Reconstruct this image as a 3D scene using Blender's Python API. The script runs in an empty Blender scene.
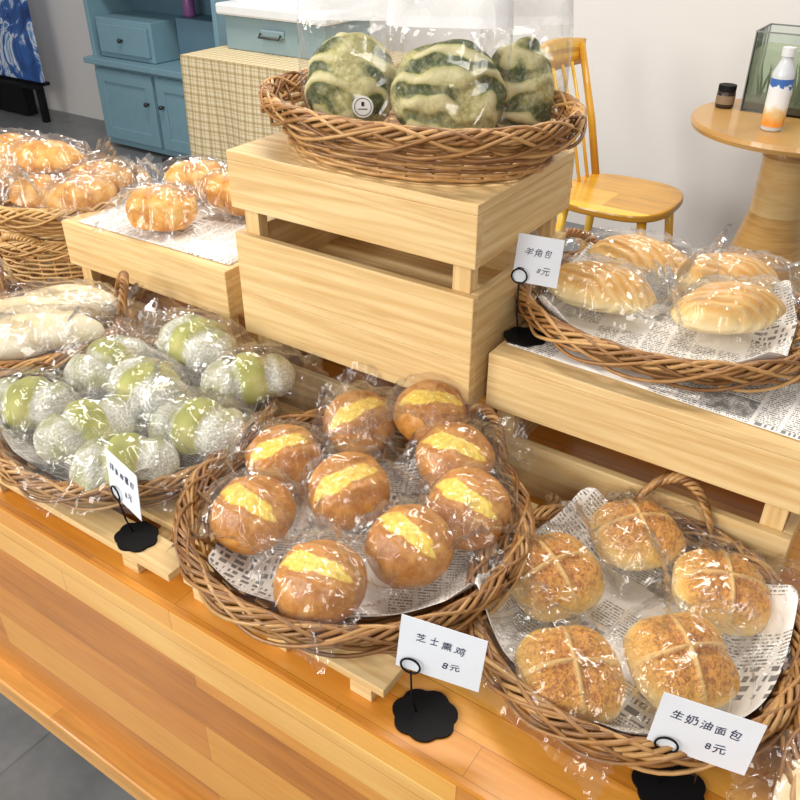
import bpy, math, random
from mathutils import Vector, Matrix, Euler, noise
random.seed(7)
R=random.random
def U(a,b): return a+(b-a)*R()
SC=bpy.context.scene
COL=SC.collection
SC.view_settings.view_transform='Standard'

# ------------------------------------------------------------------ materials
class Mat:
    def __init__(s,name):
        s.m=bpy.data.materials.new(name); s.m.use_nodes=True
        s.t=s.m.node_tree; s.t.nodes.clear()
        s.out=s.t.nodes.new('ShaderNodeOutputMaterial')
    def n(s,typ,ins=None,**at):
        x=s.t.nodes.new(typ)
        for k,v in at.items(): setattr(x,k,v)
        if ins:
            for k,v in ins.items():
                if isinstance(v,bpy.types.NodeSocket): s.t.links.new(v,x.inputs[k])
                else: x.inputs[k].default_value=v
        return x
    def M(s,op,a,b=0.0,c=None):
        ins={0:a,1:b}
        if c is not None: ins[2]=c
        return s.n('ShaderNodeMath',ins,operation=op).outputs[0]
    def V(s,op,a,b=(0,0,0),c=None):
        ins={0:a,1:b}
        if c is not None: ins[2]=c
        x=s.n('ShaderNodeVectorMath',ins,operation=op)
        return x.outputs[1] if op=='DOT_PRODUCT' else x.outputs[0]
    def mix(s,f,a,b,bt='MIX'):
        return s.n('ShaderNodeMix',{0:f,6:a,7:b},data_type='RGBA',blend_type=bt).outputs[2]
    def ramp(s,f,stops,interp='LINEAR'):
        r=s.n('ShaderNodeValToRGB',{0:f}); cr=r.color_ramp; cr.interpolation=interp
        while len(cr.elements)<len(stops): cr.elements.new(0.5)
        for e,(p,c) in zip(cr.elements,stops):
            e.position=p; e.color=(c,c,c,1) if isinstance(c,(int,float)) else (*c,1)
        return r.outputs[0]
    def noise(s,vec,scale,detail=3,rough=.5,dist=0):
        return s.n('ShaderNodeTexNoise',{'Vector':vec,'Scale':scale,'Detail':detail,'Roughness':rough,'Distortion':dist}).outputs[0]
    def obj(s): return s.n('ShaderNodeTexCoord').outputs['Object']
    def uv(s): return s.n('ShaderNodeTexCoord').outputs['UV']
    def mapp(s,vec,scale=(1,1,1),loc=(0,0,0),rot=(0,0,0)):
        return s.n('ShaderNodeMapping',{'Vector':vec,'Scale':scale,'Location':loc,'Rotation':rot}).outputs[0]
    def sep(s,vec):
        x=s.n('ShaderNodeSeparateXYZ',{0:vec}); return x.outputs
    def comb(s,x,y,z=0.0):
        return s.n('ShaderNodeCombineXYZ',{0:x,1:y,2:z}).outputs[0]
    def bump(s,h,strength=.3,dist=.01,normal=None):
        i={'Height':h,'Strength':strength,'Distance':dist}
        return s.n('ShaderNodeBump',i).outputs[0]
    def bsdf(s,**k):
        ins={kk.replace('_',' '):v for kk,v in k.items()}
        p=s.n('ShaderNodeBsdfPrincipled',ins)
        s.t.links.new(p.outputs[0],s.out.inputs[0]); return s.m
def c4(r,g,b): return (r,g,b,1)
def plain(name,col,rough=.5,**k):
    m=Mat(name); o=m.obj(); nz=m.noise(o,18,2)
    col2=tuple(x*.88 for x in col)
    c=m.mix(nz,c4(*col),c4(*col2))
    return m.bsdf(Base_Color=c,Roughness=rough,**k)

def mk_pine():
    m=Mat('pine_wood'); uv=m.uv()
    g=m.noise(m.mapp(uv,(3,60,1)),1.6,5,.6,.6)
    g2=m.noise(m.mapp(uv,(1.0,11,1)),1.0,2,.5,1.0)
    s=m.sep(uv)
    w=m.M('SINE',m.M('ADD',m.M('MULTIPLY',s[1],260),m.M('MULTIPLY',g2,34)))
    w=m.M('POWER',m.M('MULTIPLY_ADD',w,.5,.5),2.0)
    c=m.ramp(g,[(.25,(.60,.38,.15)),(.5,(.75,.54,.26)),(.8,(.84,.66,.37))])
    c=m.mix(m.M('MULTIPLY',w,.38),c,c4(.57,.32,.10))
    v=m.n('ShaderNodeTexVoronoi',{'Vector':m.mapp(uv,(4.0,10,1)),'Scale':1.0,'Randomness':1.0}).outputs[0]
    k=m.ramp(v,[(.04,1.0),(.11,0.0)])
    c=m.mix(m.M('MULTIPLY',k,.8),c,c4(.25,.09,.02))
    return m.bsdf(Base_Color=c,Roughness=.5,Normal=m.bump(g,.15,.002),Specular_IOR_Level=.35)
def mk_bench(name,sc=1.0,tint=(1,1,1),rough=.28):
    m=Mat(name); uv=m.uv()
    br=m.n('ShaderNodeTexBrick',{'Vector':uv,'Color1':c4(0,0,0),'Color2':c4(1,1,1),'Mortar':c4(.35,.35,.35),'Scale':1.0,'Mortar Size':.0006,'Brick Width':.42*sc,'Row Height':.042*sc,'Bias':0.0},offset=.37)
    g=m.noise(m.mapp(uv,(4,70,1)),1.5,5,.6,.5)
    g2=m.noise(m.mapp(uv,(3,14,1)),1.3,2,.5,1)
    f=m.M('ADD',m.M('MULTIPLY',br.outputs[0],.42),m.M('ADD',m.M('MULTIPLY',g,.36),m.M('MULTIPLY',g2,.36)))
    t=tint
    c=m.ramp(f,[(.2,(.34*t[0],.11*t[1],.010*t[2])),(.5,(.66*t[0],.26*t[1],.032*t[2])),(.85,(.82*t[0],.42*t[1],.08*t[2]))])
    c=m.mix(m.M('MULTIPLY',br.outputs[1],.5),c,c4(.2,.06,.005))
    return m.bsdf(Base_Color=c,Roughness=rough,Coat_Weight=.4,Coat_Roughness=.12,Normal=m.bump(g,.06,.002))
def mk_wicker(name,a,b,c_):
    m=Mat(name); uv=m.uv(); s=m.sep(uv)
    wn=m.n('ShaderNodeTexWhiteNoise',{'W':m.M('FLOOR',m.M('MULTIPLY',s[1],97))},noise_dimensions='1D').outputs[0]
    nz=m.noise(m.comb(m.M('MULTIPLY',s[0],40),m.M('MULTIPLY',s[1],31)),1,3)
    f=m.M('ADD',m.M('MULTIPLY',wn,.5),m.M('MULTIPLY',nz,.55))
    col=m.ramp(f,[(.15,a),(.5,b),(.85,c_)])
    return m.bsdf(Base_Color=col,Roughness=.38,Specular_IOR_Level=.55)
def mk_paper():
    m=Mat('newsprint'); uv=m.uv(); s=m.sep(uv); x,y=s[0],s[1]
    def words(lh,cw,thr,inkh):
        row=m.M('FLOOR',m.M('DIVIDE',y,lh)); fr=m.M('FRACT',m.M('DIVIDE',y,lh))
        line=m.M('LESS_THAN',fr,inkh)
        wn=m.n('ShaderNodeTexWhiteNoise',{'Vector':m.comb(m.M('FLOOR',m.M('DIVIDE',x,cw)),row)},noise_dimensions='2D').outputs[0]
        return m.M('MULTIPLY',line,m.M('GREATER_THAN',wn,thr))
    small=words(.0048,.0012,.38,.48)
    big=words(.014,.0028,.42,.60)
    cell=m.n('ShaderNodeTexWhiteNoise',{'Vector':m.comb(m.M('FLOOR',m.M('DIVIDE',x,.066)),m.M('FLOOR',m.M('DIVIDE',y,.046)))},noise_dimensions='2D').outputs[0]
    colm=m.M('GREATER_THAN',m.M('FRACT',m.M('DIVIDE',x,.033)),.14)
    isbig=m.M('LESS_THAN',cell,.12); ispic=m.M('GREATER_THAN',cell,.95); isbl=m.M('LESS_THAN',m.M('ABSOLUTE',m.M('SUBTRACT',cell,.5)),.08)
    t=m.M('ADD',m.M('MULTIPLY',small,m.M('SUBTRACT',1,isbig)),m.M('MULTIPLY',big,isbig))
    t=m.M('MULTIPLY',m.M('MULTIPLY',t,colm),m.M('SUBTRACT',1,isbl))
    pic=m.M('MULTIPLY',ispic,m.ramp(m.noise(uv,60,3),[(.4,.2),(.6,1.0)]))
    t=m.M('MAXIMUM',t,pic)
    nz=m.noise(m.obj(),8,3)
    base=m.mix(nz,c4(.80,.75,.70),c4(.88,.85,.80))
    c=m.mix(m.M('MULTIPLY',t,.78),base,c4(.06,.055,.05))
    return m.bsdf(Base_Color=c,Roughness=.8,Specular_IOR_Level=.15)
def mk_bag(name,base=.040,milk=.022,edge=.72,fac=.50):
    m=Mat(name); o=m.obj()
    nv=m.n('ShaderNodeTexNoise',{'Vector':o,'Scale':14.0,'Detail':2.0}).outputs[1]
    ow=m.V('MULTIPLY_ADD',nv,(.035,.035,.035),o)
    def facet(sc):
        v=m.n('ShaderNodeTexVoronoi',{'Vector':ow,'Scale':sc})
        p=m.V('SUBTRACT',ow,v.outputs['Position'])
        r=m.V('SUBTRACT',v.outputs['Color'],(.5,.5,.5))
        return m.V('DOT_PRODUCT',p,r)
    h=m.M('ADD',m.M('MULTIPLY',facet(20.0),fac*1.1),m.M('MULTIPLY',facet(48.0),fac*.75))
    nm=m.bump(h,1.0,1.0)
    lw=m.n('ShaderNodeLayerWeight',{'Blend':.32,'Normal':nm}).outputs[1]
    f=m.M('MULTIPLY_ADD',m.M('POWER',lw,2.0),edge,base)
    f=m.M('MINIMUM',f,.85)
    tr=m.n('ShaderNodeBsdfTransparent',{0:c4(.985,.985,.985)}).outputs[0]
    gl=m.n('ShaderNodeBsdfGlossy',{'Color':c4(1,1,1),'Roughness':.10,'Normal':nm}).outputs[0]
    df=m.n('ShaderNodeBsdfDiffuse',{'Color':c4(.9,.9,.9),'Normal':nm}).outputs[0]
    a=m.n('ShaderNodeMixShader',{0:milk,1:tr,2:df}).outputs[0]
    b=m.n('ShaderNodeMixShader',{0:f,1:a,2:gl}).outputs[0]
    m.t.links.new(b,m.out.inputs[0]); return m.m

PINE=mk_pine()
BENCH=mk_bench('varnished_bench_wood')
BENCHF=mk_bench('varnished_bench_front',2.0,(.92,.88,.85))
BENCHE=mk_bench('bench_edge_wood',3,(1.05,1.3,2.2),.4)
WICK=mk_wicker('brown_wicker',(.13,.048,.012),(.36,.17,.050),(.62,.37,.14))
WICKL=mk_wicker('tan_wicker',(.38,.18,.05),(.62,.38,.14),(.76,.53,.25))
PAPER=mk_paper()
BAG=mk_bag('clear_plastic_film')
FROST=mk_bag('frosted_plastic_film',.05,.60,.4,.2)
BLACK=plain('black_metal',(.006,.006,.007),.6,Specular_IOR_Level=.2)
CARD=plain('white_card',(.80,.84,.90),.6)
INK=plain('blue_black_ink',(.01,.015,.06),.6)
YEL=mk_bench('honey_chair_wood',4,(1.2,1.55,1.0))

def mk_cheese():
    m=Mat('cheese_bun_crust'); o=m.obj(); s=m.sep(o)
    nz=m.noise(o,45,4,.6); n2=m.noise(o,24,3); n3=m.noise(o,160,3,.7)
    d=m.M('ADD',m.M('ABSOLUTE',s[0]),m.M('MULTIPLY',m.M('SUBTRACT',n2,.5),.036))
    d=m.M('ADD',d,m.M('MULTIPLY',m.M('POWER',m.M('ABSOLUTE',m.M('MULTIPLY',s[1],20)),4),.012))
    band=m.ramp(m.M('MULTIPLY',d,30),[(.32,1.0),(.40,0.0)])
    up=m.ramp(m.M('MULTIPLY_ADD',s[2],20,.2),[(.40,0.0),(.55,1.0)])
    crust=m.ramp(nz,[(.3,(.35,.115,.012)),(.5,(.53,.21,.03)),(.72,(.70,.35,.08))])
    dust=m.ramp(n3,[(.5,0.0),(.62,.55)])
    crust=m.mix(m.ramp(m.M('MULTIPLY_ADD',s[2],18,.5),[(.05,.7),(.4,0.0)]),crust,c4(.78,.50,.17))
    crust=m.mix(m.M('MULTIPLY',dust,.40),crust,c4(.72,.47,.20))
    ch=m.ramp(n3,[(.3,(.80,.44,.03)),(.55,(.92,.68,.12)),(.8,(.93,.82,.40))])
    c=m.mix(m.M('MULTIPLY',band,up),crust,ch)
    return m.bsdf(Base_Color=c,Roughness=.34,Normal=m.bump(nz,.5,.003))
def mk_cross():
    m=Mat('butter_bun_crust'); o=m.obj(); s=m.sep(o)
    n2=m.noise(o,30,3); n3=m.noise(o,190,4,.75); n4=m.n('ShaderNodeTexVoronoi',{'Vector':o,'Scale':110.0},feature='DISTANCE_TO_EDGE').outputs[0]
    mn=m.M('MINIMUM',m.M('ABSOLUTE',s[0]),m.M('ABSOLUTE',s[1]))
    mn=m.M('ADD',mn,m.M('MULTIPLY',m.M('SUBTRACT',n2,.5),.008))
    cross=m.ramp(m.M('MULTIPLY',mn,100),[(.10,1.0),(.40,0.0)])
    zz=m.M('ADD',m.M('MULTIPLY',s[2],26),m.M('MULTIPLY',m.M('SUBTRACT',n2,.5),.6))
    h=m.ramp(zz,[(.05,(.90,.66,.28)),(.38,(.85,.49,.11)),(.82,(.70,.31,.04))])
    sp=m.M('MULTIPLY',m.ramp(n3,[(.47,0.0),(.56,.90)]),m.ramp(zz,[(.28,0.0),(.75,1.0)]))
    c=m.mix(sp,h,c4(.36,.11,.012))
    c=m.mix(m.M('MULTIPLY',cross,.6),c,c4(.90,.66,.28))
    hh=m.M('ADD',n3,m.M('MULTIPLY',m.M('MINIMUM',n4,.15),2.5))
    return m.bsdf(Base_Color=c,Roughness=.42,Normal=m.bump(hh,.7,.003))
def mk_shell():
    m=Mat('cream_bun_crust'); o=m.obj(); s=m.sep(o)
    n2=m.noise(o,18,3)
    w=m.M('SINE',m.M('ADD',m.M('MULTIPLY',s[1],560),m.M('ADD',m.M('MULTIPLY',s[0],190),m.M('MULTIPLY',n2,9))))
    h=m.ramp(m.M('ADD',m.M('MULTIPLY',s[2],15),m.M('MULTIPLY',n2,.45)),[(.20,(.90,.74,.42)),(.36,(.87,.57,.19)),(.62,(.70,.34,.06))])
    c=m.mix(m.M('MULTIPLY',m.M('MULTIPLY_ADD',w,.5,.5),.40),h,c4(.92,.72,.36))
    return m.bsdf(Base_Color=c,Roughness=.36,Normal=m.bump(w,.5,.0025))
def mk_roll(name,a,b,c_,sc=30):
    m=Mat(name); o=m.obj(); n=m.noise(o,sc,4,.65); n3=m.noise(o,200,2)
    c=m.ramp(n,[(.3,a),(.52,b),(.72,c_)])
    return m.bsdf(Base_Color=c,Roughness=.42,Normal=m.bump(n3,.3,.002))
def mk_matcha():
    m=Mat('matcha_bread_crust'); o=m.obj(); s=m.sep(o)
    n2=m.noise(o,25,3); n3=m.noise(o,330,3,.75); n4=m.noise(o,14,2)
    g=m.ramp(n4,[(.35,(.25,.25,.05)),(.55,(.40,.40,.10)),(.75,(.60,.55,.22))])
    p=m.ramp(n3,[(.38,(.36,.35,.24)),(.5,(.58,.57,.49)),(.62,(.78,.77,.73))])
    p=m.mix(m.ramp(n2,[(.36,.7),(.52,0.0)]),p,g)
    d=m.M('ADD',s[0],m.M('MULTIPLY',m.M('SUBTRACT',n2,.5),.02))
    k=m.ramp(m.M('ABSOLUTE',m.M('MULTIPLY',m.M('ADD',d,-.004),25)),[(.45,0.0),(.60,1.0)])
    c=m.mix(k,g,p)
    return m.bsdf(Base_Color=c,Roughness=.7,Normal=m.bump(n3,.3,.0012))
def mk_swirl():
    m=Mat('matcha_swirl_crust'); o=m.obj(); s=m.sep(o)
    nv=m.n('ShaderNodeTexNoise',{'Vector':o,'Scale':11.0,'Detail':2.0}).outputs[1]
    ow=m.V('MULTIPLY_ADD',nv,(.075,.075,.075),o)
    w=m.n('ShaderNodeTexWave',{'Vector':ow,'Scale':13.0,'Distortion':2.0,'Detail':2.0,'Detail Scale':1.5},wave_type='BANDS',bands_direction='DIAGONAL').outputs[1]
    n3=m.noise(o,150,4,.7); n2=m.noise(o,13,3)
    c=m.ramp(w,[(.20,(.035,.065,.008)),(.46,(.12,.16,.025)),(.54,(.48,.45,.16)),(.9,(.72,.66,.36))])
    c=m.mix(m.ramp(n2,[(.50,0.0),(.62,.85)]),c,m.ramp(n3,[(.4,(.46,.42,.13)),(.6,(.68,.62,.31))]))
    c=m.mix(m.ramp(n3,[(.45,0.0),(.7,.35)]),c,c4(.74,.70,.48))
    return m.bsdf(Base_Color=c,Roughness=.55,Normal=m.bump(m.M('ADD',w,m.M('MULTIPLY',n3,.3)),.7,.008))
CHEESE=mk_cheese(); CROSS=mk_cross(); SHELL=mk_shell(); MATCHA=mk_matcha(); SWIRL=mk_swirl()
ROLL=mk_roll('orange_roll_crust',(.44,.14,.012),(.74,.36,.06),(.86,.60,.22))
BROWN=mk_roll('brown_roll_crust',(.38,.13,.015),(.64,.31,.06),(.82,.54,.20))
WHITE=mk_roll('floured_bread_crust',(.66,.46,.20),(.80,.68,.44),(.84,.79,.66),16)

# ------------------------------------------------------------------ mesh builder
class MB:
    def __init__(s): s.v=[];s.f=[];s.uv=[];s.mi=[]
    def box(s,c,d,m=0,rz=0):
        L=max(range(3),key=lambda i:d[i]); ou,ov=R()*9,R()*9
        b=len(s.v); cs=[]
        for i in range(8):
            p=[(1 if (i>>k)&1 else -1)*d[k]/2 for k in range(3)]
            cs.append(p); q=Vector(p)
            if rz: q=Matrix.Rotation(rz,3,'Z')@q
            s.v.append((q[0]+c[0],q[1]+c[1],q[2]+c[2]))
        for f,n in (((0,4,6,2),0),((1,3,7,5),0),((0,1,5,4),1),((2,6,7,3),1),((0,2,3,1),2),((4,5,7,6),2)):
            ax=[k for k in range(3) if k!=n]
            if L in ax: u=L; w=[k for k in ax if k!=L][0]
            else: u,w=ax
            s.f.append([b+i for i in f]); s.mi.append(m)
            s.uv.append([(cs[i][u]+ou,cs[i][w]+ov+n*.37) for i in f])
    def tube(s,pts,r,n=6,closed=False,m=0,rid=None):
        rid=R() if rid is None else rid
        pts=[Vector(p) for p in pts]; N=len(pts); b=len(s.v)
        rr=r if isinstance(r,(list,tuple)) else [r]*N
        prev=None; L=0
        Ls=[0]
        for i in range(N):
            if closed: t=pts[(i+1)%N]-pts[i-1]
            else: t=pts[min(i+1,N-1)]-pts[max(i-1,0)]
            t.normalize()
            if prev is None:
                a=Vector((0,0,1)) if abs(t.z)<.9 else Vector((1,0,0))
                prev=a
            x=prev-t*prev.dot(t)
            if x.length<1e-6: x=t.orthogonal()
            x.normalize(); y=t.cross(x); prev=x
            for k in range(n):
                a=2*math.pi*k/n; q=pts[i]+(x*math.cos(a)+y*math.sin(a))*rr[i]
                s.v.append(tuple(q))
            if i: L+=(pts[i]-pts[i-1]).length; Ls.append(L)
        Ls.append(L+.005)
        for i in range(N if closed else N-1):
            j=(i+1)%N
            for k in range(n):
                k2=(k+1)%n
                s.f.append([b+i*n+k,b+i*n+k2,b+j*n+k2,b+j*n+k]); s.mi.append(m)
                s.uv.append([(Ls[i],rid),(Ls[i],rid),(Ls[i+1],rid),(Ls[i+1],rid)])
        if not closed:
            s.f.append([b+k for k in range(n)][::-1]); s.mi.append(m); s.uv.append([(0,rid)]*n)
            s.f.append([b+(N-1)*n+k for k in range(n)]); s.mi.append(m); s.uv.append([(L,rid)]*n)
    def lathe(s,prof,n=32,c=(0,0,0),m=0,mfn=None):
        b=len(s.v)
        for r,z in prof:
            for k in range(n):
                a=2*math.pi*k/n; s.v.append((c[0]+r*math.cos(a),c[1]+r*math.sin(a),c[2]+z))
        for i in range(len(prof)-1):
            for k in range(n):
                k2=(k+1)%n
                s.f.append([b+i*n+k,b+i*n+k2,b+(i+1)*n+k2,b+(i+1)*n+k]); s.mi.append(m)
                s.uv.append([(k/n,prof[i][1]),((k+1)/n,prof[i][1]),((k+1)/n,prof[i+1][1]),(k/n,prof[i+1][1])])
    def grid(s,fn,nu,nv,m=0,uvf=None):
        b=len(s.v)
        for i in range(nu+1):
            for j in range(nv+1): s.v.append(tuple(fn(i/nu,j/nv)))
        uvf=uvf or (lambda a,c:(a,c))
        for i in range(nu):
            for j in range(nv):
                q=[(i,j),(i+1,j),(i+1,j+1),(i,j+1)]
                s.f.append([b+x*(nv+1)+y for x,y in q]); s.mi.append(m)
                s.uv.append([uvf(x/nu,y/nv) for x,y in q])
    def poly(s,pts,m=0,z0=0,z1=.002):
        b=len(s.v); N=len(pts)
        for z in (z0,z1):
            for x,y in pts: s.v.append((x,y,z))
        s.f.append([b+i for i in range(N)][::-1]); s.f.append([b+N+i for i in range(N)])
        s.mi+= [m,m]; s.uv+=[[(x,y) for x,y in pts][::-1],[(x,y) for x,y in pts]]
        for i in range(N):
            j=(i+1)%N; s.f.append([b+i,b+j,b+N+j,b+N+i]); s.mi.append(m); s.uv.append([(0,0)]*4)
    def build(s,name,mats,parent=None,loc=(0,0,0),rot=(0,0,0),smooth=False,bevel=0):
        me=bpy.data.meshes.new(name); me.from_pydata(s.v,[],s.f)
        uvl=me.uv_layers.new(name='UVMap')
        flat=[c for f in s.uv for p in f for c in p]
        uvl.data.foreach_set('uv',flat)
        me.polygons.foreach_set('material_index',s.mi)
        me.polygons.foreach_set('use_smooth',[smooth]*len(s.f))
        for m in (mats if isinstance(mats,(list,tuple)) else [mats]): me.materials.append(m)
        me.update()
        o=bpy.data.objects.new(name,me); COL.objects.link(o)
        o.location=loc; o.rotation_euler=rot
        if parent: o.parent=parent
        if bevel:
            b=o.modifiers.new('bevel','BEVEL'); b.width=bevel; b.segments=2; b.limit_method='ANGLE'
        return o
def empty(name,loc,rot=(0,0,0)):
    e=bpy.data.objects.new(name,None); e.empty_display_size=.05; COL.objects.link(e)
    e.location=loc; e.rotation_euler=rot; return e
def tag(o,label,cat,group=None,kind=None):
    o['label']=label; o['category']=cat
    if group: o['group']=group
    if kind: o['kind']=kind
    return o
def struct(o): o['kind']='structure'; return o

# ------------------------------------------------------------------ room
wallm=Mat('painted_wall'); o_=wallm.obj()
WALL=wallm.bsdf(Base_Color=wallm.mix(wallm.noise(o_,1.2,3),c4(.80,.77,.74),c4(.72,.70,.68)),Roughness=.85)
fm=Mat('grey_floor_tile'); o_=fm.obj()
br=fm.n('ShaderNodeTexBrick',{'Vector':o_,'Color1':c4(.15,.155,.16),'Color2':c4(.18,.185,.19),'Mortar':c4(.10,.10,.10),'Scale':1.0,'Mortar Size':.003,'Brick Width':.6,'Row Height':.6},offset=0.0)
FLOOR=fm.bsdf(Base_Color=fm.mix(.35,br.outputs[0],fm.ramp(fm.noise(o_,9,5,.7),[(.3,(.08,.085,.09)),(.7,(.26,.265,.27))])),Roughness=.35)
b=MB(); b.box((-2.5,1.2,-.05),(9,7,.1)); struct(b.build('floor',FLOOR))
b=MB(); b.box((-2.5,3.9,1.4),(9,.2,2.8)); struct(b.build('wall_back',WALL))
b=MB(); b.box((-7.05,1.2,1.4),(.1,7,2.8)); struct(b.build('wall_left',WALL))

# ------------------------------------------------------------------ bench
T=.72; YF=.443
e=empty('display_bench',(-.6,.9,0)); tag(e,'long varnished orange wooden display bench with plank front','display bench')
def ch(mb,name,mat,par,**k):
    return mb.build(name,mat,parent=par,**k)
X0,X1,YB=-2.3,1.2,1.42
b=MB(); b.box(((X0+X1)/2+.6,(YF+YB)/2-.9,T-.02),(X1-X0,YB-YF,.04)); t=ch(b,'bench_top',BENCH,e,bevel=.004)
b=MB(); b.box(((X0+X1)/2+.6,YF+.012-.9,T-.04-.035),(X1-X0,.02,.07)); ch(b,'front_rail',BENCHE,e,bevel=.004)
b=MB(); b.box(((X0+X1)/2+.6,YF+.03-.9,.40),(X1-X0,.025,.42)); ch(b,'front_panel',BENCHF,e,bevel=.003)
b=MB(); b.box(((X0+X1)/2+.6,YF+.012-.9,.185),(X1-X0,.05,.05)); ch(b,'bottom_rail',BENCHE,e,bevel=.004)
for x in (X0+.1,X1-.1):
    for y in (YF+.1,YB-.08):
        b=MB(); b.box((x+.6,y-.9,.34),(.07,.07,.68)); ch(b,'leg',BENCHF,e)

# pallets
def pallet(x0,x1,y0,y1,n,label):
    e=empty('slatted_pallet',((x0+x1)/2,(y0+y1)/2,T))
    b=MB(); w=(y1-y0)/n
    for i in range(n):
        b.box((0,y0+w*(i+.5)-(y0+y1)/2,.024),(x1-x0,w*.68,.012))
    ch(b,'slat_deck',PINE,e,bevel=.001)
    for sx in (-.4,0,.4):
        b=MB(); b.box((sx*(x1-x0),0,.009),(.03,y1-y0-.02,.018)); ch(b,'runner',PINE,e,bevel=.001)
    tag(e,label,'pallet','slatted pallets on the bench')
pallet(-1.42,-.67,.455,.865,6,'low pale pine slatted pallet under the matcha bread basket')
pallet(-.655,-.345,.465,.865,6,'low pale pine slatted pallet under the cheese bun basket')

# crates
def crate(x0,y0,z0,W,D,H,label,rz=0):
    e=empty('wooden_crate',(x0+W/2,y0+D/2,z0),(0,0,rz))
    th=.013; sh=H*.405
    b=MB(); b.box((0,0,H-.007),(W,D,.014)); ch(b,'top_panel',PINE,e,bevel=.0015)
    # two courses of slats
    for zc in (H-sh/2-.0001,sh/2):
        b=MB()
        zt=zc if zc<H/2 else zc-.007
        hh=sh if zc<H/2 else sh-.014
        b.box((0,-D/2+th/2,zt),(W,th,hh)); b.box((0,D/2-th/2,zt),(W,th,hh))
        b.box((-W/2+th/2,0,zt),(th,D-2*th,hh)); b.box((W/2-th/2,0,zt),(th,D-2*th,hh))
        ch(b,'slat_course',PINE,e,bevel=.0015)
    for sx in (-1,1):
        for sy in (-1,1):
            b=MB(); b.box((sx*(W/2-th-.014),sy*(D/2-th-.010),(H-.014)/2),(.028,.02,H-.014)); ch(b,'corner_post',PINE,e,bevel=.001)
    tag(e,label,'crate','pine crates on the bench'); return e
CH=.215
crate(-1.39,.893,T,.43,.29,CH,'pale pine slatted crate carrying bagged rolls on newspaper')
crate(-.908,.876,T,.43,.29,CH,'pale pine slatted crate under a second crate')
crate(-.908,.876,T+CH,.43,.29,CH,'pale pine slatted crate stacked on top carrying matcha loaves')
crate(-.463,.900,T,.43,.29,CH,'pale pine slatted crate carrying the cream bun basket')

# ------------------------------------------------------------------ baskets
def basket(name,cx,cy,z0,sx,sy,h,label,rz=0,mat=WICK,base=.74,handles=(),rows=None,N=34,group='wicker baskets of bread',hh=.07):
    e=empty(name,(cx,cy,z0),(0,0,rz))
    b=MB()
    def P(a,f,z): return (sx*f*math.cos(a),sy*f*math.sin(a),z)
    def prof(t): # t 0..1
        return base+(1-base)*(t**.8)
    rows=rows or max(4,int(h/.0065))
    for k in range(rows):
        t=(k+.3)/rows; pts=[]
        n=N*3
        for i in range(n):
            a=2*math.pi*i/n
            off=.0032*math.cos(a*N/2+math.pi*(k%2))
            f=prof(t); p=P(a,f,.004+t*(h-.008))
            l=math.hypot(p[0],p[1]); s_=(l+off)/l
            pts.append((p[0]*s_,p[1]*s_,p[2]+.0012*noise.noise(Vector((i*.3,k,cx*10)))))
        b.tube(pts,.0030,5,True)
    for i in range(N):
        a=2*math.pi*(i+.5)/N
        b.tube([P(a,prof(t)*.995,.004+t*h) for t in (0,.33,.66,1.0)],.0026,5)
    nr=int(base*min(sx,sy)/.008)
    for k in range(nr):
        f=base*(k+.5)/nr
        b.tube([P(2*math.pi*i/40,f,.005+.0015*math.cos(i*math.pi/2+k)) for i in range(40)],.0042,4,True)
    ch(b,'woven_body',mat,e,smooth=True)
    # braided border
    b=MB(); per=math.pi*(sx+sy)
    sets=[(int(per/.12),1,.0075,.0085,.0031,6,0.0),(int(per/.21),-1,.0095,.014,.0028,4,-.004),(int(per/.27),1,.011,.019,.0027,4,-.010)]
    for (turns,dr,rad,rz_,tr,cnt,zo) in sets:
        for q in range(cnt):
            n=max(turns*9,90); pts=[]
            for i in range(n):
                a=2*math.pi*i/n; ph=dr*turns*a+2*math.pi*q/cnt
                wob=.0028*noise.noise(Vector((math.cos(a)*5,math.sin(a)*5,q*3.3+cy*9+rad*900)))
                o=rad*math.cos(ph)+.003+wob; zz=rz_*math.sin(ph)+zo
                c=math.cos(a); s_=math.sin(a); l=math.hypot(sx*c,sy*s_)
                s2=(l+o)/l
                pts.append((sx*c*s2,sy*s_*s2,h+zz+wob))
            b.tube(pts,tr,5,True)
    ch(b,'braided_rim',mat,e,smooth=True)
    for ha in handles:
        b=MB(); span=.30
        for q in range(4):
            pts=[]
            for i in range(41):
                t=i/40; a=ha+span*(t-.5)*2
                zz=h+hh*math.sin(math.pi*t)**.7
                out=1.0+.10*math.sin(math.pi*t)
                ph=t*26+q*1.571
                x=sx*math.cos(a)*out+.005*math.cos(ph)*math.cos(ha); y=sy*math.sin(a)*out+.005*math.cos(ph)*math.sin(ha)
                pts.append((x,y,zz+.005*math.sin(ph)-.004))
            b.tube(pts,.0031,6)
        ch(b,'handle',mat,e,smooth=True)
    tag(e,label,'basket',group)
    return e
def basket_paper(cx,cy,z0,sx,sy,h,base,w,d,rz,label,seed):
    """sheet of newsprint pressed into a basket"""
    def f(u,v):
        x=(u-.5)*w; y=(v-.5)*d
        c,s_=math.cos(rz),math.sin(rz); X=x*c-y*s_; Y=x*s_+y*c
        r=math.hypot(X/sx,Y/sy)
        z=.0125
        if r>base*.93: z+= (min(r,1.15)-base*.93)/(1-base*.9)*h*.98
        z+= .006*noise.noise(Vector((X*14,Y*14,seed)))*(.4+max(0,r-.5)*2)
        rr=1.0
        if r>.90: rr=(.90+(r-.90)*.35)/r
        return (X*rr,Y*rr,max(z,.0115))
    b=MB(); b.grid(f,44,44,uvf=lambda u,v:(u*w+seed,v*d+seed*.7))
    o=b.build('newspaper_sheet',PAPER,loc=(cx,cy,z0),smooth=True)
    sm=o.modifiers.new('thick','SOLIDIFY'); sm.thickness=.0004
    tag(o,label,'newspaper','newspaper liners'); return o
PI=math.pi
P0=T+.03
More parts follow.
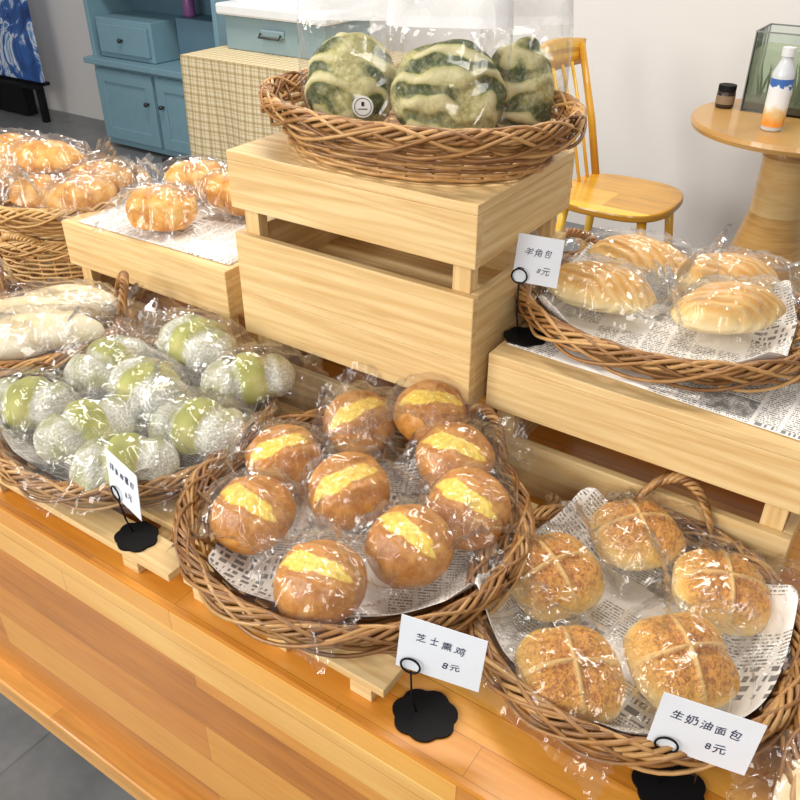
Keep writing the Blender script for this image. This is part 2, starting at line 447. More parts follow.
basket('wicker_basket',-.515,.652,P0,.218,.210,.058,'round brown wicker basket holding cheese buns on newspaper',handles=(1.28,),hh=.055)
basket_paper(-.515,.652,P0,.218,.210,.058,.74,.33,.30,.5,'newspaper sheet lining the cheese bun basket',1.3)
basket('wicker_basket',-.160,.71,T,.180,.180,.060,'brown wicker basket holding scored butter buns on newspaper',handles=(1.65,),hh=.06)
basket_paper(-.160,.71,T,.180,.180,.060,.74,.33,.29,-.15,'newspaper sheet lining the butter bun basket',2.1)
basket('wicker_basket',.222,.650,T,.182,.19,.058,'brown wicker basket holding pale floured buns on newspaper')
basket_paper(.222,.650,T,.182,.19,.058,.74,.38,.32,.3,'newspaper sheet lining the floured bun basket',5.1)
basket('wicker_basket',-.940,.655,P0,.206,.198,.050,'round brown wicker basket holding powdered matcha breads on newspaper')
basket_paper(-.940,.655,P0,.206,.198,.050,.74,.36,.32,.1,'newspaper sheet lining the matcha bread basket',3.7)
basket('wicker_basket',-1.212,.695,P0+.040,.130,.140,.055,'brown wicker basket with arched handle holding long floured breads',handles=(1.0,),hh=.070)
basket('wicker_basket',-.285,1.085,T+CH+.002,.205,.165,.045,'shallow brown wicker basket holding ridged cream buns',handles=(2.6,),hh=.04)
basket_paper(-.285,1.085,T+CH+.002,.205,.165,.045,.74,.34,.26,.1,'newspaper sheet lining the cream bun basket',4.4)
basket('wicker_basket',-.676,1.035,T+2*CH,.238,.168,.070,'deep oval brown wicker basket holding three bags of matcha loaves',base=.84,rows=9)
basket('wicker_basket',-1.58,1.02,.862,.20,.17,.075,'round tan wicker basket holding bagged brown rolls',mat=WICKL,handles=(3.0,),hh=.05)
basket('wicker_basket',-1.585,1.02,T,.165,.15,.138,'tall tan wicker basket beneath another basket of rolls',mat=WICKL,base=.95,rows=13,handles=(-1.2,),hh=.03)
basket('wicker_basket',-1.60,.68,T,.15,.15,.06,'small brown wicker basket holding a bagged brown roll',handles=(1.2,))

def flat_paper(x0,x1,y0,y1,z,label,seed,rz=0):
    w=x1-x0; D=y1-y0
    def f(u,v):
        x=u*w-w/2; y=v*D-D/2
        zz=.0015+.0015*abs(noise.noise(Vector((x*9,y*9,seed))))
        c,s_=math.cos(rz),math.sin(rz)
        return (x*c-y*s_,x*s_+y*c,zz)
    b=MB(); b.grid(f,30,30,uvf=lambda u,v:(u*w+seed,v*D+seed))
    o=b.build('newspaper_sheet',PAPER,loc=((x0+x1)/2,(y0+y1)/2,z),smooth=True)
    sm=o.modifiers.new('thick','SOLIDIFY'); sm.thickness=.0004; sm.offset=1
    tag(o,label,'newspaper','newspaper liners')
flat_paper(-.448,-.010,.925,1.18,T+CH,'newspaper sheet spread over the crate beneath cream buns',6.2,-.04)
flat_paper(-1.36,-.975,.910,1.15,T+CH,'newspaper sheet spread over the crate beneath bagged rolls',7.9,.03)

# ------------------------------------------------------------------ breads
def sphere_mesh(name,fn,nu=48,nv=28):
    v=[];f=[]
    v.append(fn(Vector((0,0,-1))))
    for j in range(1,nv):
        ph=-PI/2+PI*j/nv
        for i in range(nu):
            th=2*PI*i/nu; v.append(fn(Vector((math.cos(ph)*math.cos(th),math.cos(ph)*math.sin(th),math.sin(ph)))))
    v.append(fn(Vector((0,0,1)))); top=len(v)-1
    for i in range(nu): f.append((0,1+(i+1)%nu,1+i))
    for j in range(nv-2):
        for i in range(nu):
            a=1+j*nu+i; b2=1+j*nu+(i+1)%nu; f.append((a,b2,b2+nu,a+nu))
    for i in range(nu): f.append((top,1+(nv-2)*nu+i,1+(nv-2)*nu+(i+1)%nu))
    me=bpy.data.meshes.new(name); me.from_pydata([tuple(p) for p in v],[],f)
    me.polygons.foreach_set('use_smooth',[True]*len(f)); me.update(); return me
def sgn(x): return -1 if x<0 else 1
def f_cheese(a,b_,c,seed):
    def fn(d):
        n=noise.noise(d*1.3+Vector((seed,0,0)))
        p=Vector((d.x*a,d.y*b_,d.z*c*(1 if d.z>0 else .72)))*(1+.06*n)
        if d.z>.1 and abs(d.x)<.36:
            e=abs(d.x)/.36
            p.z+= (-.0040*(1-e**4) + .0026*noise.noise(d*9))*min(1,(d.z-.1)*3)
        elif d.z>.1 and abs(d.x)<.5: p.z+=.0025
        return p
    return fn
def f_cross(a,b_,c,seed):
    def fn(d):
        m_=(abs(d.x)**2.8+abs(d.y)**2.8)**(1/2.8); l=math.hypot(d.x,d.y); k=1 if l<1e-5 else (l/m_)*.90+.0
        k=1+(k-1)*l
        n=noise.noise(d*1.6+Vector((seed,2,0)))
        z=d.z*c*(1 if d.z>0 else .55)
        if d.z>0:
            g=min(abs(d.x),abs(d.y))
            z+= .0040*math.exp(-(g/.05)**2)*d.z - .0060*math.exp(-((g-.13)/.07)**2)*d.z
        return Vector((d.x*a*k,d.y*b_*k,z))*(1+.06*n)
    return fn
def f_oval(a,b_,c,seed,am=.06,ridge=0):
    def fn(d):
        n=noise.noise(d*1.7+Vector((seed,1,5)))
        p=Vector((d.x*a,d.y*b_*(1-.12*d.x*d.x),d.z*c*(1 if d.z>0 else .7)))*(1+am*n)
        if ridge and d.z>0:
            t=(d.y*1.5+d.x*.8+seed*.37)*2.0; fr=t-math.floor(t)
            p.z+=ridge*(fr-.5)*2*min(1,d.z*2)      # stepped, overlapping layers
            p.y-=.004*d.x*d.x
        return p
    return fn
def f_block(a,b_,c,seed):
    def fn(d):
        n=noise.noise(d*1.9+Vector((seed,1,5)))
        q=[abs(t)**.62*sgn(t) for t in (d.x,d.y,d.z)]
        return Vector((q[0]*a*.88,q[1]*b_*.88,q[2]*c*(.95 if d.z>0 else .7)))*(1+.09*n)
    return fn
def f_matcha(a,b_,c,seed):
    def fn(d):
        n=noise.noise(d*1.9+Vector((seed,1,5)))
        g=math.exp(-((abs(d.x-.05)-.36)/.12)**2)
        k=1-.24*g+.08*n
        return Vector((d.x*a*(1+.04*n),d.y*b_*k*(1.10 if abs(d.x)>.36 else .92),d.z*c*k*(1 if d.z>0 else .7)))
    return fn
def f_swirl(a,b_,c,seed):
    def fn(d):
        n=noise.noise(d*2.1+Vector((seed,1,5)))
        w=math.sin(d.x*6+d.z*7+seed*2+3*n)
        q=[abs(t)**.85*sgn(t) for t in (d.x,d.y,d.z)]
        return Vector((q[0]*a,q[1]*b_,q[2]*c*(1 if d.z>0 else .85)))*(1+.05*n+.04*w)
    return fn
def bag_mesh(a,b_,c,seed,fl=.026,am=.0085):
    b=MB(); sd=Vector((seed*3.1,seed*1.7,seed)); nu,nv=60,46
    A=a*1.14+fl; B=b_*1.30; l0,l1=U(.005,.065),U(.0,.055)
    tw=U(-.35,.35)
    def fn(u,v):
        U_=u*2-1; V_=v*2-1
        x=U_*A; yy=V_*B*(1+.14*abs(U_)**3)
        e=(x/(a*1.10))**2+(yy/(b_*1.10))**2
        if e<1.25: z=c*.75+ (c*1.06)*math.sqrt(1-e/1.25)+.0035
        else: z=(c*.75+.0035)*math.exp(-(e-1.25)*.8)
        z*= (1-abs(V_)**10)
        fx=max(0,(abs(x)-a*1.0)/fl); 
        if fx>0: z+= (l0 if x<0 else l1)*min(1.4,fx)**1.3*(1-.6*V_*V_)
        q=Vector((x*24,yy*24,z*14))+sd
        w=noise.noise_vector(q*.7)*.5
        r1=1-2.4*abs(noise.noise(q+w)); r2=1-2.4*abs(noise.noise(q*2.4+w*2+Vector((5,5,5)))); r3=1-2*abs(noise.noise(q*5+Vector((9,5,1))))
        rad=math.atan2(yy,x+1e-6)
        pl=(1-2*abs(math.sin(rad*6+seed*5+noise.noise(q*.4)*4)))*min(1,e)
        dsp=am*(.60*max(r1,-.35)+.40*max(r2,-.4)+.12*r3+.40)*(.40+.65*min(1.3,e))
        z+=dsp+ .0035*pl
        s_=1+.06*noise.noise(q*.4)+ .045*pl*(1 if e>.8 else 0)
        X=x*s_; Y=yy*s_
        if fx>.9: X+=.0025*((int(v*nv)%2)*2-1)
        return (X,Y+tw*.02*U_,max(z,.0008+.002*r2*r2))
    b.grid(fn,nu,nv); return b
CNT=[0]
def bagged(kind,x,y,z,rz,dims,label,group,mat,fn,cat='bread',tilt=(0,0),fl=.030,bagrz=None,inr=.35,face=0):
    a,b_,c=dims; CNT[0]+=1; seed=CNT[0]*1.37
    e=empty(kind,(x,y,z),(tilt[0],tilt[1],rz))
    me=sphere_mesh('bread',fn(a,b_,c,seed),64,40); me.materials.append(mat)
    o=bpy.data.objects.new('bread',me); COL.objects.link(o); o.parent=e; o.location=(0,0,c*.75+.001)
    br=U(-.9,.9) if bagrz is None else bagrz
    if abs(a-b_)<.01:
        sp=Matrix.Rotation(U(-inr,inr),3,'Z')
        if face:
            Pm=Euler((tilt[0],tilt[1],rz)).to_matrix()
            ax=Vector((.827,.562,0)); sp=Pm.inverted()@Matrix.Rotation(face,3,ax)@Pm@sp
        o.rotation_euler=sp.to_euler()
    if abs(a-b_)>=.01: br*=.15
    g=bag_mesh(a,b_,c,seed,fl).build('plastic_bag',BAG,parent=e,rot=(0,0,br),smooth=True)
    tag(e,label,cat,group); return e
zc=P0+.016
G='bagged cheese buns in the wicker basket'
for (x,y,dz,rz,tx,ty,fc) in [(-.610,.566,.008,-1.2,.05,-.05,.45),(-.462,.520,.010,-.9,.05,0,.20),(-.410,.628,.012,-1.5,.05,.05,.30),(-.530,.662,.020,-.8,0,0,.40),(-.655,.676,.006,-1.0,0,-.1,.35),
        (-.612,.790,.022,-.8,-.1,0,.30),(-.385,.724,.018,-1.3,.05,.1,.40),(-.445,.788,.030,-1.1,0,.1,.25),(-.520,.838,.046,-.7,-.1,0,.30)]:
    bagged('bagged_cheese_bun',x,y,zc+dz,rz,(.054,.054,.043),'round glossy brown bun split with yellow cheese in clear plastic bag',G,CHEESE,f_cheese,'bun',(tx,ty),.028,face=fc,inr=.5)
G='bagged scored butter buns in the wicker basket'
for (x,y,dz,rz,tx,ty) in [(-.260,.720,.006,.9,.05,-.1),(-.200,.836,.012,.7,-.1,0),(-.086,.800,.010,.45,0,.1),(-.184,.594,.006,.65,.1,0),(-.092,.670,.012,.8,.08,.05)]:
    bagged('bagged_butter_bun',x,y,T+.016+dz,rz,(.063,.061,.037),'golden bun scored with a cross in clear plastic bag',G,CROSS,f_cross,'bun',(tx,ty),.022,inr=.2,face=.16)
G='bagged floured buns in the corner basket'
for (x,y,rz) in [(.085,.595,.8),(.105,.715,.2),(.22,.65,1.)]:
    bagged('bagged_floured_bun',x,y,T+.02,rz,(.056,.052,.036),'round pale floured bun in clear plastic bag',G,WHITE,f_oval,'bun')
G='bagged ridged cream buns in the wicker basket'
for (x,y,dz,rz) in [(-.378,1.070,.006,.15),(-.365,1.190,.010,.05),(-.205,1.100,.008,.75),(-.240,1.205,.006,.40)]:
    bagged('bagged_cream_bun',x,y,T+CH+.016+dz,rz,(.080,.043,.038),'oval golden ridged cream bun in clear plastic bag',G,SHELL,lambda a,b_,c,s:f_oval(a,b_*1.05,c,s,.06,.0022),'bun',fl=.03)
G='bagged matcha breads in the wicker basket'
for (x,y,dz,rz) in [(-1.065,.560,.012,.5),(-.925,.560,.018,1.3),(-.830,.545,.006,.75),(-.800,.655,.018,.2),(-.925,.675,.030,-.3),(-.815,.780,.030,.9),(-1.04,.695,.024,1.6),(-.945,.800,.046,-.2)]:
    bagged('bagged_matcha_bread',x,y,zc+dz,rz,(.074,.055,.043),'green matcha bread dusted with white powder in clear plastic bag',G,MATCHA,f_matcha,'bread',fl=.034)
G='bagged long floured breads in the wicker basket'
for (x,y,dz,rz) in [(-1.235,.775,.030,.55),(-1.235,.705,.036,.6),(-1.150,.665,.048,.7),(-1.200,.610,.038,.6)]:
    bagged('bagged_long_bread',x,y,zc+.022+dz,rz,(.095,.040,.036),'long pale floured bread in clear plastic bag',G,WHITE,f_oval,'bread')
G='bagged rolls on the newspaper-covered crate'
for (x,y,rz) in [(-1.180,.965,.35),(-1.245,1.115,.6),(-1.12,1.105,.2)]:
    bagged('bagged_roll',x,y,T+CH+.006,rz,(.068,.050,.043),'orange-brown baked roll in clear plastic bag on newspaper',G,ROLL,f_block,'bread roll')
G='bagged rolls in the tan basket'
for (x,y,dz,rz) in [(-1.66,.95,.01,.6),(-1.52,.95,.0,.3),(-1.64,1.08,0,.5),(-1.47,1.05,.01,1.0),(-1.58,1.02,.045,.5),(-1.70,1.02,.04,.2),(-1.43,.98,.005,1.4)]:
    bagged('bagged_roll',x,y,.912+dz,rz,(.072,.052,.040),'glossy brown roll in clear plastic bag',G,BROWN if dz<.02 else ROLL,f_oval,'bread roll')
bagged('bagged_roll',-1.57,.70,T+.03,.5,(.07,.045,.04),'dark brown roll in clear plastic bag','bagged roll in the small basket',BROWN,f_oval,'bread roll')

# standing bags with matcha loaves
STK=plain('sticker_white',(.85,.84,.80),.5)
def standing(x,y,z,rz,w,d,h,label,sticker,spin):
    e=empty('bagged_matcha_loaf',(x,y,z),(0,0,rz)); CNT[0]+=1; seed=CNT[0]
    Rm=Euler(spin).to_matrix(); f0=f_swirl(1,1,1,seed)
    def fn2(d_):
        p=f0(Rm@d_); p=Rm.inverted()@p
        return Vector((p.x*w*.46,p.y*d*.44,p.z*h*.262))
    me=sphere_mesh('loaf',fn2,56,36); me.materials.append(SWIRL)
    # spin the mesh data so each loaf shows another part of the swirl pattern
    me.transform(Rm.to_4x4())
    o=bpy.data.objects.new('loaf',me); COL.objects.link(o); o.parent=e; o.location=(0,0,h*.250); o.rotation_euler=Rm.inverted().to_euler()
    def ring(t):
        zz=t*h
        if t<.58: k=1.0; dd=1.0
        else: k=1-(t-.58)*.12; dd=max(.03,1-(t-.58)/.34)
        return zz,w/2*k,d/2*dd
    def fn(u,v,t0,t1):
        t=t0+(t1-t0)*v; zz,hw,hd=ring(t); a=2*PI*u
        c,s_=math.cos(a),math.sin(a); pw=.42
        X=hw*abs(c)**pw*sgn(c); Y=hd*abs(s_)**pw*sgn(s_)
        q=Vector((X*22,Y*22,zz*18+seed)); r=1-2*abs(noise.noise(q))
        k=1+.04*r
        return (X*k,Y*k+.003*r,zz+.0005)
    b=MB(); b.grid(lambda u,v:fn(u,v,0,.60),72,26); ch(b,'plastic_bag',BAG,e,smooth=True)
    b=MB(); b.grid(lambda u,v:fn(u,v,.60,1),72,18); o2=ch(b,'bag_top',FROST,e,smooth=True); o2['label']='frosted white folded bag top'
    if sticker:
        b=MB(); b.lathe([(0,0),(.015,0),(.015,.001),(0,.001)],32)
        s=b.build('round_sticker',STK,parent=e,loc=(w*.12,-d/2*1.06-.003,h*.20),rot=(PI/2,0,0)); s['label']='round white paper sticker'
        b=MB(); b.lathe([(.0115,.0012),(.0123,.0012),(.0123,.0018),(.0115,.0018),(.0115,.0012)],32); b.box((0,.004,.0014),(.004,.006,.0006)); b.box((0,-.003,.0014),(.013,.0012,.0006))
        b.build('sticker_print',INK,parent=s)
    tag(e,label,'bagged loaf','bags of matcha loaves in the top basket')
zt=T+2*CH+.012
standing(-.768,1.010,zt,.55,.146,.096,.275,'upright clear bag of green swirled matcha loaf with round sticker',True,(.5,.9,.2))
standing(-.628,1.045,zt,.45,.164,.100,.272,'upright clear bag of green swirled matcha loaf',False,(1.6,.4,2.0))
standing(-.560,1.140,zt,.75,.118,.082,.265,'upright clear bag of green matcha loaf turned sideways',False,(2.6,1.2,.7))

# ------------------------------------------------------------------ sign stands
def glyph(s,size,par,loc,rz):
    cu=bpy.data.curves.new('t','FONT'); cu.body=s; cu.size=size; cu.align_x='CENTER'; cu.align_y='CENTER'; cu.extrude=.0002; cu.resolution_u=3; cu.shear=U(.05,.3); cu.offset=0
    to=bpy.data.objects.new('t',cu); COL.objects.link(to)
    dg=bpy.context.evaluated_depsgraph_get()
    me=bpy.data.meshes.new_from_object(to.evaluated_get(dg)); 
    bpy.data.objects.remove(to)
    M_=Matrix.Translation(loc)@Matrix.Rotation(rz,4,'Z')@Matrix.Diagonal((U(.85,1.05),U(.85,1.1),1,1))
    me.transform(M_); return me
def writing(lines,par):
    """hand-lettered lines joined into one mesh: (text,size,x0,y0)"""
    V=[];F=[]
    for s,size,cx,cy in lines:
        adv=[size*(1.02 if ord(c)>255 else .62) for c in s]; x=cx-sum(adv)/2
        for c,a in zip(s,adv):
            me=glyph(c,size*U(.82,1.02),par,(x+a/2,cy+U(-.09,.09)*size,.0006),U(-.16,.16)); b0=len(V)
            V+=[tuple(v.co) for v in me.vertices]; F+=[[b0+i for i in p.vertices] for p in me.polygons]; x+=a
            bpy.data.meshes.remove(me)
    me=bpy.data.meshes.new('handwriting'); me.from_pydata(V,[],F); me.materials.append(INK); me.update()
    o=bpy.data.objects.new('handwriting',me); COL.objects.link(o); o.parent=par; return o
def sign(bx,by,bz,rz,w,h,ht,roll,lean,l1,l2,label,dx=.03,mat=CARD,base=1.0):
    e=empty('price_sign',(bx,by,bz),(0,0,rz))
    pts=[]
    for i in range(72):
        a=2*PI*i/72; r=1+.12*abs(math.sin(a*3.5))
        pts.append((.033*r*math.cos(a)*base,.030*r*math.sin(a)*base))
    b=MB(); b.poly(pts,0,0,.003); ch(b,'base',BLACK,e)
    xs=-.014
    b=MB(); b.tube([(xs+.004,0,.003),(xs,-.004,ht*.4),(xs,-.008,ht)],.0012,6)
    for sg in (-.002,.0035):
        b.tube([(xs+.0105*math.cos(2*PI*i/28-PI/2),-.006-sg,ht+.010+.0105*math.sin(2*PI*i/28-PI/2)) for i in range(28)],.0012,6,True)
    ch(b,'wire_clip',BLACK,e,smooth=True)
    b=MB(); b.box((0,0,0),(w,h,.0008))
    zz=h*.5-.006
    c=b.build('card',mat,parent=e,loc=(xs+dx,-.0065+math.sin(lean)*zz,ht+.006+math.cos(lean)*zz))
    c.rotation_euler=(Matrix.Rotation(roll,4,'Y')@Matrix.Rotation(PI/2-lean,4,'X')).to_euler()
    if l1: writing([(l1,h*.19,-w*.02,h*.16),(l2,h*.18,w*.14,-h*.20)],c)
    tag(e,label,'price sign','price signs on wire stands')
sign(-.303,.494,T,.25,.090,.070,.076,.06,.10,'芝士熏鸡','8元','white handwritten price card on black wire stand beside cheese buns')
sign(-.054,.562,T,.25,.092,.068,.064,.08,.10,'生奶油面包','8元','white handwritten price card on black wire stand beside butter buns')
sign(-.758,.492,P0,-.22,.082,.068,.062,.0,.08,'抹茶麻薯包','8元','white handwritten price card on black wire stand beside matcha breads',dx=.02,base=.85)
sign(-.440,.965,T+CH+.002,.25,.062,.066,.087,.04,.15,'羊角包','8元','white handwritten price card on black wire stand beside cream buns',dx=.022,base=.85)
sign(-1.33,1.150,T+CH+.003,.60,.06,.03,.035,.0,.3,'','','small black card on black wire stand among bagged rolls',dx=.01,mat=BLACK)

# ------------------------------------------------------------------ background furniture
BLUE=plain('blue_grey_paint',(.19,.33,.40),.5); BLUED=plain('dark_blue_grey_paint',(.10,.19,.25),.5)
KNOB=plain('dark_knob_metal',(.03,.03,.03),.4)
e=empty('hutch_cabinet',(-4.05,3.58,0)); tag(e,'blue-grey painted hutch cabinet with drawer and lower doors','cabinet')
def bx(c,d,n,mt,par=e,bev=.004):
    b=MB(); b.box(c,d); return b.build(n,mt,parent=par,bevel=bev)
bx((0,.02,.26),(1.10,.36,.48),'body',BLUE)
bx((0,0,.52),(1.16,.42,.035),'counter_shelf',BLUE)
bx((-.53,.02,1.10),(.03,.36,1.14),'side_panel',BLUE); bx((.53,.02,1.10),(.03,.36,1.14),'side_panel',BLUE); bx((0,.20,1.10),(1.06,.02,1.14),'back_panel',BLUED)
bx((0,.02,1.02),(1.04,.34,.025),'shelf',BLUE)
bx((-.26,.03,.65),(.48,.32,.22),'drawer_box',BLUE)
bx((.26,.10,.66),(.44,.18,.24),'shelf_box',BLUED)
d=bx((-.26,-.14,.65),(.43,.02,.16),'drawer',BLUE)
b=MB(); b.lathe([(0,0),(.006,.0),(.006,.015),(.014,.02),(.012,.03),(0,.032)],16); b.build('knob',KNOB,parent=d,loc=(-.26,-.15,.65),rot=(PI/2,0,0),smooth=True)
for sx in (-1,1):
    b=MB(); b.box((0,0,0),(.50,.02,.42)); b.box((0,-.012,.17),(.50,.014,.07)); b.box((0,-.012,-.17),(.50,.014,.07)); b.box((-.215,-.012,0),(.07,.014,.28)); b.box((.215,-.012,0),(.07,.014,.28))
    d=b.build('door',BLUE,parent=e,loc=(sx*.265,-.17,.27),bevel=.003)
    b=MB(); b.lathe([(0,0),(.006,.0),(.006,.015),(.014,.02),(.012,.03),(0,.032)],16); b.build('knob',KNOB,parent=d,loc=(-sx*.2,-.02,.05),rot=(PI/2,0,0),smooth=True)
b=MB(); b.lathe([(0,0),(.034,0),(.036,.01),(.036,.10),(.028,.125),(.014,.14),(.014,.17),(0,.17)],24)
o=b.build('spray_bottle',plain('purple_plastic',(.25,.09,.27),.3),loc=(-3.96,3.66,.781),smooth=True); tag(o,'purple plastic bottle standing on the blue cabinet','bottle')

# plaid table
pm=Mat('plaid_cloth'); uv=pm.uv(); s=pm.sep(uv)
def st(x,p,w): return pm.M('LESS_THAN',pm.M('FRACT',pm.M('DIVIDE',x,p)),w)
l=pm.M('ADD',pm.M('ADD',st(s[0],.040,.3),st(s[1],.040,.3)),pm.M('MULTIPLY',pm.M('ADD',st(pm.M('ADD',s[0],.02),.040,.12),st(pm.M('ADD',s[1],.02),.040,.12)),.8))
PLAID=pm.bsdf(Base_Color=pm.ramp(pm.M('MULTIPLY',l,.33),[(0,(.74,.64,.44)),(.35,(.54,.42,.22)),(1,(.28,.18,.08))]),Roughness=.9)
e=empty('side_table',(-2.67,3.13,.03)); tag(e,'small table covered by a beige plaid tablecloth','table')
bx((0,0,.73),(.92,.60,.025),'table_top',PINE,e)
for sx in (-.40,.40):
    for sy in (-.25,.25): bx((sx,sy,.345),(.04,.04,.75),'leg',PINE,e)
b=MB(); W,D=.95,.63
def cloth(u,v):
    per=[(-W/2,-D/2),(W/2,-D/2),(W/2,D/2),(-W/2,D/2)]
    k=(u*4)%4; i=int(k)%4; t=k-int(k); a=per[i]; c=per[(i+1)%4]
    x=a[0]+(c[0]-a[0])*t; y=a[1]+(c[1]-a[1])*t; w=v*(.018*math.sin(u*75)+.012)
    l=math.hypot(x,y); return (x*(1+w/l),y*(1+w/l),.747-v*.50)
b.grid(cloth,120,10,uvf=lambda u,v:(u*2*(W+D),v*.5))
b.grid(lambda u,v:((u-.5)*W,(v-.5)*D,.747),2,2,uvf=lambda u,v:(u*W,v*D))
ch(b,'plaid_tablecloth',PLAID,e,smooth=False)
e=empty('storage_box',(-2.77,3.22,.778)); tag(e,'grey-blue plastic storage box with white lid standing on the plaid table','box')
TEAL=plain('grey_teal_plastic',(.24,.34,.37),.4); WP=plain('white_plastic',(.80,.81,.81),.35)
b=MB(); b.box((0,0,.075),(.60,.34,.15)); b.box((0,-.175,.09),(.14,.012,.030)); ch(b,'body',TEAL,e,bevel=.012)
b=MB(); b.box((0,0,.175),(.66,.39,.05)); b.box((0,0,.212),(.50,.28,.03)); ch(b,'lid',WP,e,bevel=.01)
b=MB(); b.tube([(-.06,-.19,.09),(-.06,-.205,.075),(.06,-.205,.075),(.06,-.19,.09)],.005,8); ch(b,'handle',KNOB,e,smooth=True)
am=Mat('blue_wave_painting'); o_=am.obj(); nn=am.noise(o_,2.2,4,.6,2.5)
ART=am.bsdf(Base_Color=am.ramp(nn,[(.35,(.01,.04,.18)),(.47,(.03,.14,.45)),(.52,(.8,.85,.9)),(.56,(.10,.30,.58)),(.7,(.02,.09,.30)),(.8,(.6,.75,.85))]),Roughness=.5)
e=empty('easel_painting',(-5.72,3.55,0)); tag(e,'abstract blue and white wave canvas on a dark stand','painting')
bx((0,0,.66),(.72,.03,.78),'canvas',ART,e); 
b=MB(); b.box((0,.03,.255),(.70,.05,.02)); b.box((0,-.03,.24),(.70,.06,.02)); b.box((-.3,.0,.12),(.04,.04,.24)); b.box((.3,.0,.12),(.04,.04,.24)); b.box((0,.05,.65),(.05,.03,.9)); b.box((-.12,.05,.12),(.40,.08,.22)); ch(b,'easel',BLACK,e)

# chair
e=empty('dining_chair',(-1.05,3.04,0)); tag(e,'honey yellow wooden spindle-back chair beside a round table','chair')
b=MB(); pts=[]
for i in range(64):
    a=2*PI*i/64; c,s_=math.cos(a),math.sin(a); pts.append((.225*abs(c)**.7*sgn(c),.225*abs(s_)**.7*sgn(s_)))
b.poly(pts,0,.425,.455); ch(b,'seat',YEL,e,bevel=.008)
for sx,sy in ((-1,-1),(1,-1),(1,1),(-1,1)):
    b=MB(); b.tube([(sx*.15,sy*.15,.43),(sx*.175,sy*.175,.2),(sx*.20,sy*.20,0)],[.018,.016,.011],12); ch(b,'leg',YEL,e,smooth=True)
for sy in (-1,1):
    b=MB(); b.tube([(-.17,sy*.18,.44),(-.22,sy*.185,.66),(-.30,sy*.19,.94)],[.016,.015,.013],12); ch(b,'back_post',YEL,e,smooth=True)
b=MB(); b.grid(lambda u,v:(-.295-.03*math.sin(PI*u)+.0,-.22+.44*u,.86+.09*v+.02*math.sin(PI*u)*v),16,4); o=ch(b,'top_rail',YEL,e,smooth=True); m_=o.modifiers.new('s','SOLIDIFY'); m_.thickness=.02
for k in range(4):
    y=-.12+.08*k
    b=MB(); b.tube([(-.18,y,.44),(-.235,y*1.02,.66),(-.305,y*1.05,.88)],.007,8); ch(b,'spindle',YEL,e,smooth=True)
# round table
TBL=mk_bench('round_table_wood',5,(1.0,1.45,3.6),.4)
e=empty('round_table',(-.52,3.27,0)); tag(e,'light wood round pedestal table carrying a fish tank and bottle','table')
b=MB(); b.lathe([(0,.72),(.36,.72),(.365,.735),(.36,.75),(0,.75)],64); 
ch(b,'table_top',TBL,e,smooth=False)
b=MB(); b.lathe([(0,0),(.25,0),(.25,.02),(.19,.06),(.15,.2),(.095,.42),(.09,.60),(.11,.72),(0,.72)],40); ch(b,'pedestal',TBL,e,smooth=True)
gm=Mat('aquarium_glass')
tr=gm.n('ShaderNodeBsdfTransparent',{0:c4(.93,.97,.95)}).outputs[0]; gl=gm.n('ShaderNodeBsdfGlossy',{'Roughness':.03}).outputs[0]
fz=gm.n('ShaderNodeFresnel',{0:1.3}).outputs[0]; mx=gm.n('ShaderNodeMixShader',{0:fz,1:tr,2:gl}).outputs[0]; gm.t.links.new(mx,gm.out.inputs[0]); GLASS=gm.m
wm=Mat('greenish_water'); tr=wm.n('ShaderNodeBsdfTransparent',{0:c4(.93,.95,.87)}).outputs[0]; df=wm.n('ShaderNodeBsdfDiffuse',{0:c4(.70,.70,.56)}).outputs[0]
mx=wm.n('ShaderNodeMixShader',{0:.25,1:tr,2:df}).outputs[0]; wm.t.links.new(mx,wm.out.inputs[0]); WATER=wm.m
e=empty('fish_tank',(-.555,3.41,.751)); tag(e,'rectangular glass fish tank with plants standing on the round table','fish tank')
w,d,h=.36,.20,.27
b=MB(); b.box((0,0,.003),(w,d,.006)); 
for sx in (-1,1): b.box((sx*(w/2-.003),0,h/2),(.005,d,h))
for sy in (-1,1): b.box((0,sy*(d/2-.003),h/2),(w-.012,.005,h))
ch(b,'glass_box',GLASS,e)
b=MB(); b.box((0,0,.12),(w-.014,d-.014,.18)); ch(b,'water',WATER,e)
b=MB(); b.box((0,0,.02),(w-.016,d-.016,.028)); ch(b,'gravel',plain('dark_gravel',(.12,.09,.06),.9),e)
b=MB()
for sx in (-1,1):
    for sy in (-1,1): b.box((sx*w/2,sy*d/2,h/2),(.004,.004,h))
b.box((0,-d/2,h),(w,.005,.005)); b.box((0,d/2,h),(w,.005,.005)); b.box((-w/2,0,h),(.005,d,.005)); b.box((w/2,0,h),(.005,d,.005))
ch(b,'tank_edges',plain('tank_edge_seal',(.22,.24,.22),.4),e)
b=MB()
for k in range(26):
    x=U(-.15,.15); y=U(-.08,.02); hh=U(.06,.15); bend=U(-.03,.03)
    b.tube([(x,y,.03),(x+bend*.4,y,.03+hh*.5),(x+bend,y,.03+hh)],[.003,.005,.001],5)
ch(b,'water_plants',plain('plant_green',(.04,.10,.02),.6),e,smooth=True)
e=empty('spice_jar',(-.800,3.33,.751)); tag(e,'small dark jar with black lid on the round table','jar')
b=MB(); b.lathe([(0,0),(.030,0),(.033,.004),(.033,.055),(.028,.06),(0,.06)],32); ch(b,'jar_body',plain('dark_jar',(.03,.015,.01),.25),e,smooth=True)
b=MB(); b.lathe([(0,.060),(.032,.060),(.032,.080),(0,.080)],32); ch(b,'lid',BLACK,e)
b=MB(); b.lathe([(.0335,.015),(.0335,.045)],32); ch(b,'label_band',plain('jar_label',(.25,.17,.10),.6),e,smooth=True)
e=empty('drink_bottle',(-.575,3.10,.751),(0,0,.6)); tag(e,'slim pale drink bottle with white cap and orange label','bottle')
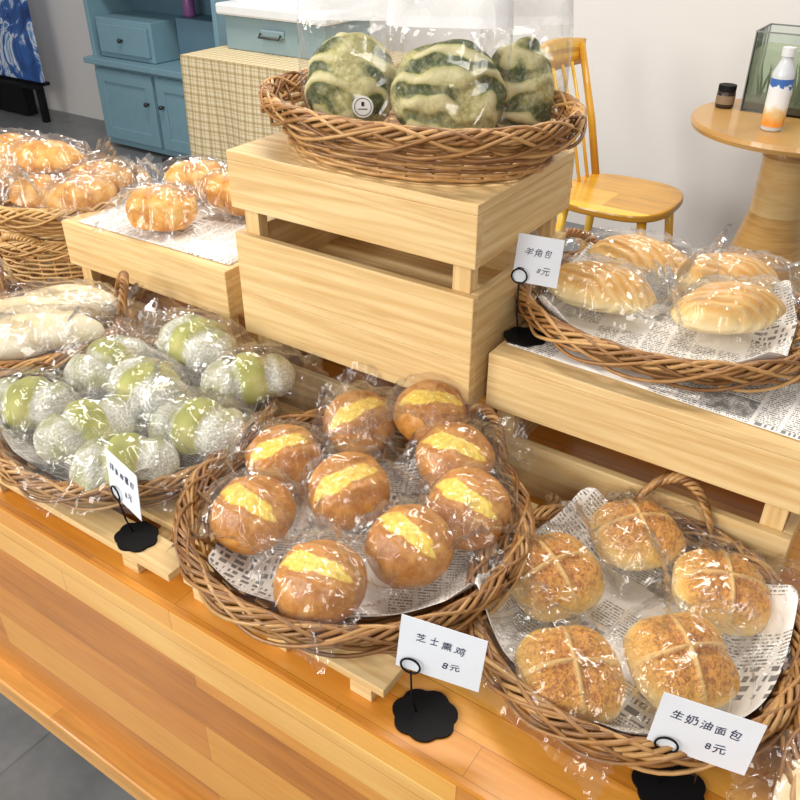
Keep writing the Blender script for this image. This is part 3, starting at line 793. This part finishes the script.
b=MB(); b.lathe([(0,0),(.033,0),(.036,.006),(.036,.17),(.034,.185),(.024,.21),(.018,.225),(.018,.235),(0,.235)],32); ch(b,'bottle_body',plain('cloudy_bottle',(.66,.68,.70),.2),e,smooth=True)
b=MB(); b.lathe([(0,.235),(.021,.235),(.021,.262),(0,.264)],24); ch(b,'cap',WP,e,smooth=False)
lm=Mat('drink_label'); lu=lm.sep(lm.uv()); lz=lm.M('MULTIPLY',lu[1],5.6)
LAB=lm.bsdf(Base_Color=lm.ramp(lm.M('ADD',lz,lm.M('MULTIPLY',lm.noise(lm.obj(),40,2),.35)),[(.30,(.80,.28,.03)),(.50,(.75,.50,.20)),(.65,(.85,.85,.82)),(.98,(.80,.82,.84)),(1.0,(.05,.15,.45))]),Roughness=.4)
b=MB(); b.lathe([(.0368,.015),(.0368,.168)],32); ch(b,'label_wrap',LAB,e,smooth=True)

# ------------------------------------------------------------------ lights
def area(name,loc,target,sx,sy,power,col=(1,1,1)):
    l=bpy.data.lights.new(name,'AREA'); l.shape='RECTANGLE'; l.size=sx; l.size_y=sy; l.energy=power; l.color=col
    o=bpy.data.objects.new(name,l); COL.objects.link(o); o.location=loc
    o.rotation_euler=(Vector(target)-Vector(loc)).to_track_quat('-Z','Y').to_euler(); return o
K=.66
area('window_light',(-3.1,-1.4,2.2),(-.6,.9,.8),1.0,1.7,118*K,(1,.96,.90))
area('window_light',(-1.6,-2.3,2.2),(-.6,.9,.8),1.0,1.7,90*K,(1,.96,.90))
area('window_light',(1.1,-1.4,2.4),(-.4,.9,.8),.8,1.3,42*K,(1,.97,.92))
area('ceiling_light',(-.9,1.3,2.75),(-.9,1.3,0),1.3,.30,42*K,(1,.94,.85))
area('ceiling_light',(-2.9,2.4,2.75),(-2.9,2.4,0),1.3,.35,60*K,(1,.97,.93))
area('ceiling_light',(-.3,2.5,2.75),(-.3,2.7,0),1.0,.35,30*K,(1,.97,.93))
w=bpy.data.worlds.new('world'); SC.world=w; w.use_nodes=True
bg=w.node_tree.nodes['Background']; bg.inputs[0].default_value=(.97,.96,.98,1); bg.inputs[1].default_value=.32

# ------------------------------------------------------------------ camera
cam=bpy.data.cameras.new('camera'); co=bpy.data.objects.new('camera',cam); COL.objects.link(co)
co.location=(0,0,1.5); co.rotation_euler=(math.radians(57.4),0,math.radians(34.2))
cam.lens=37.35; cam.sensor_width=36; cam.clip_start=.02
SC.camera=co
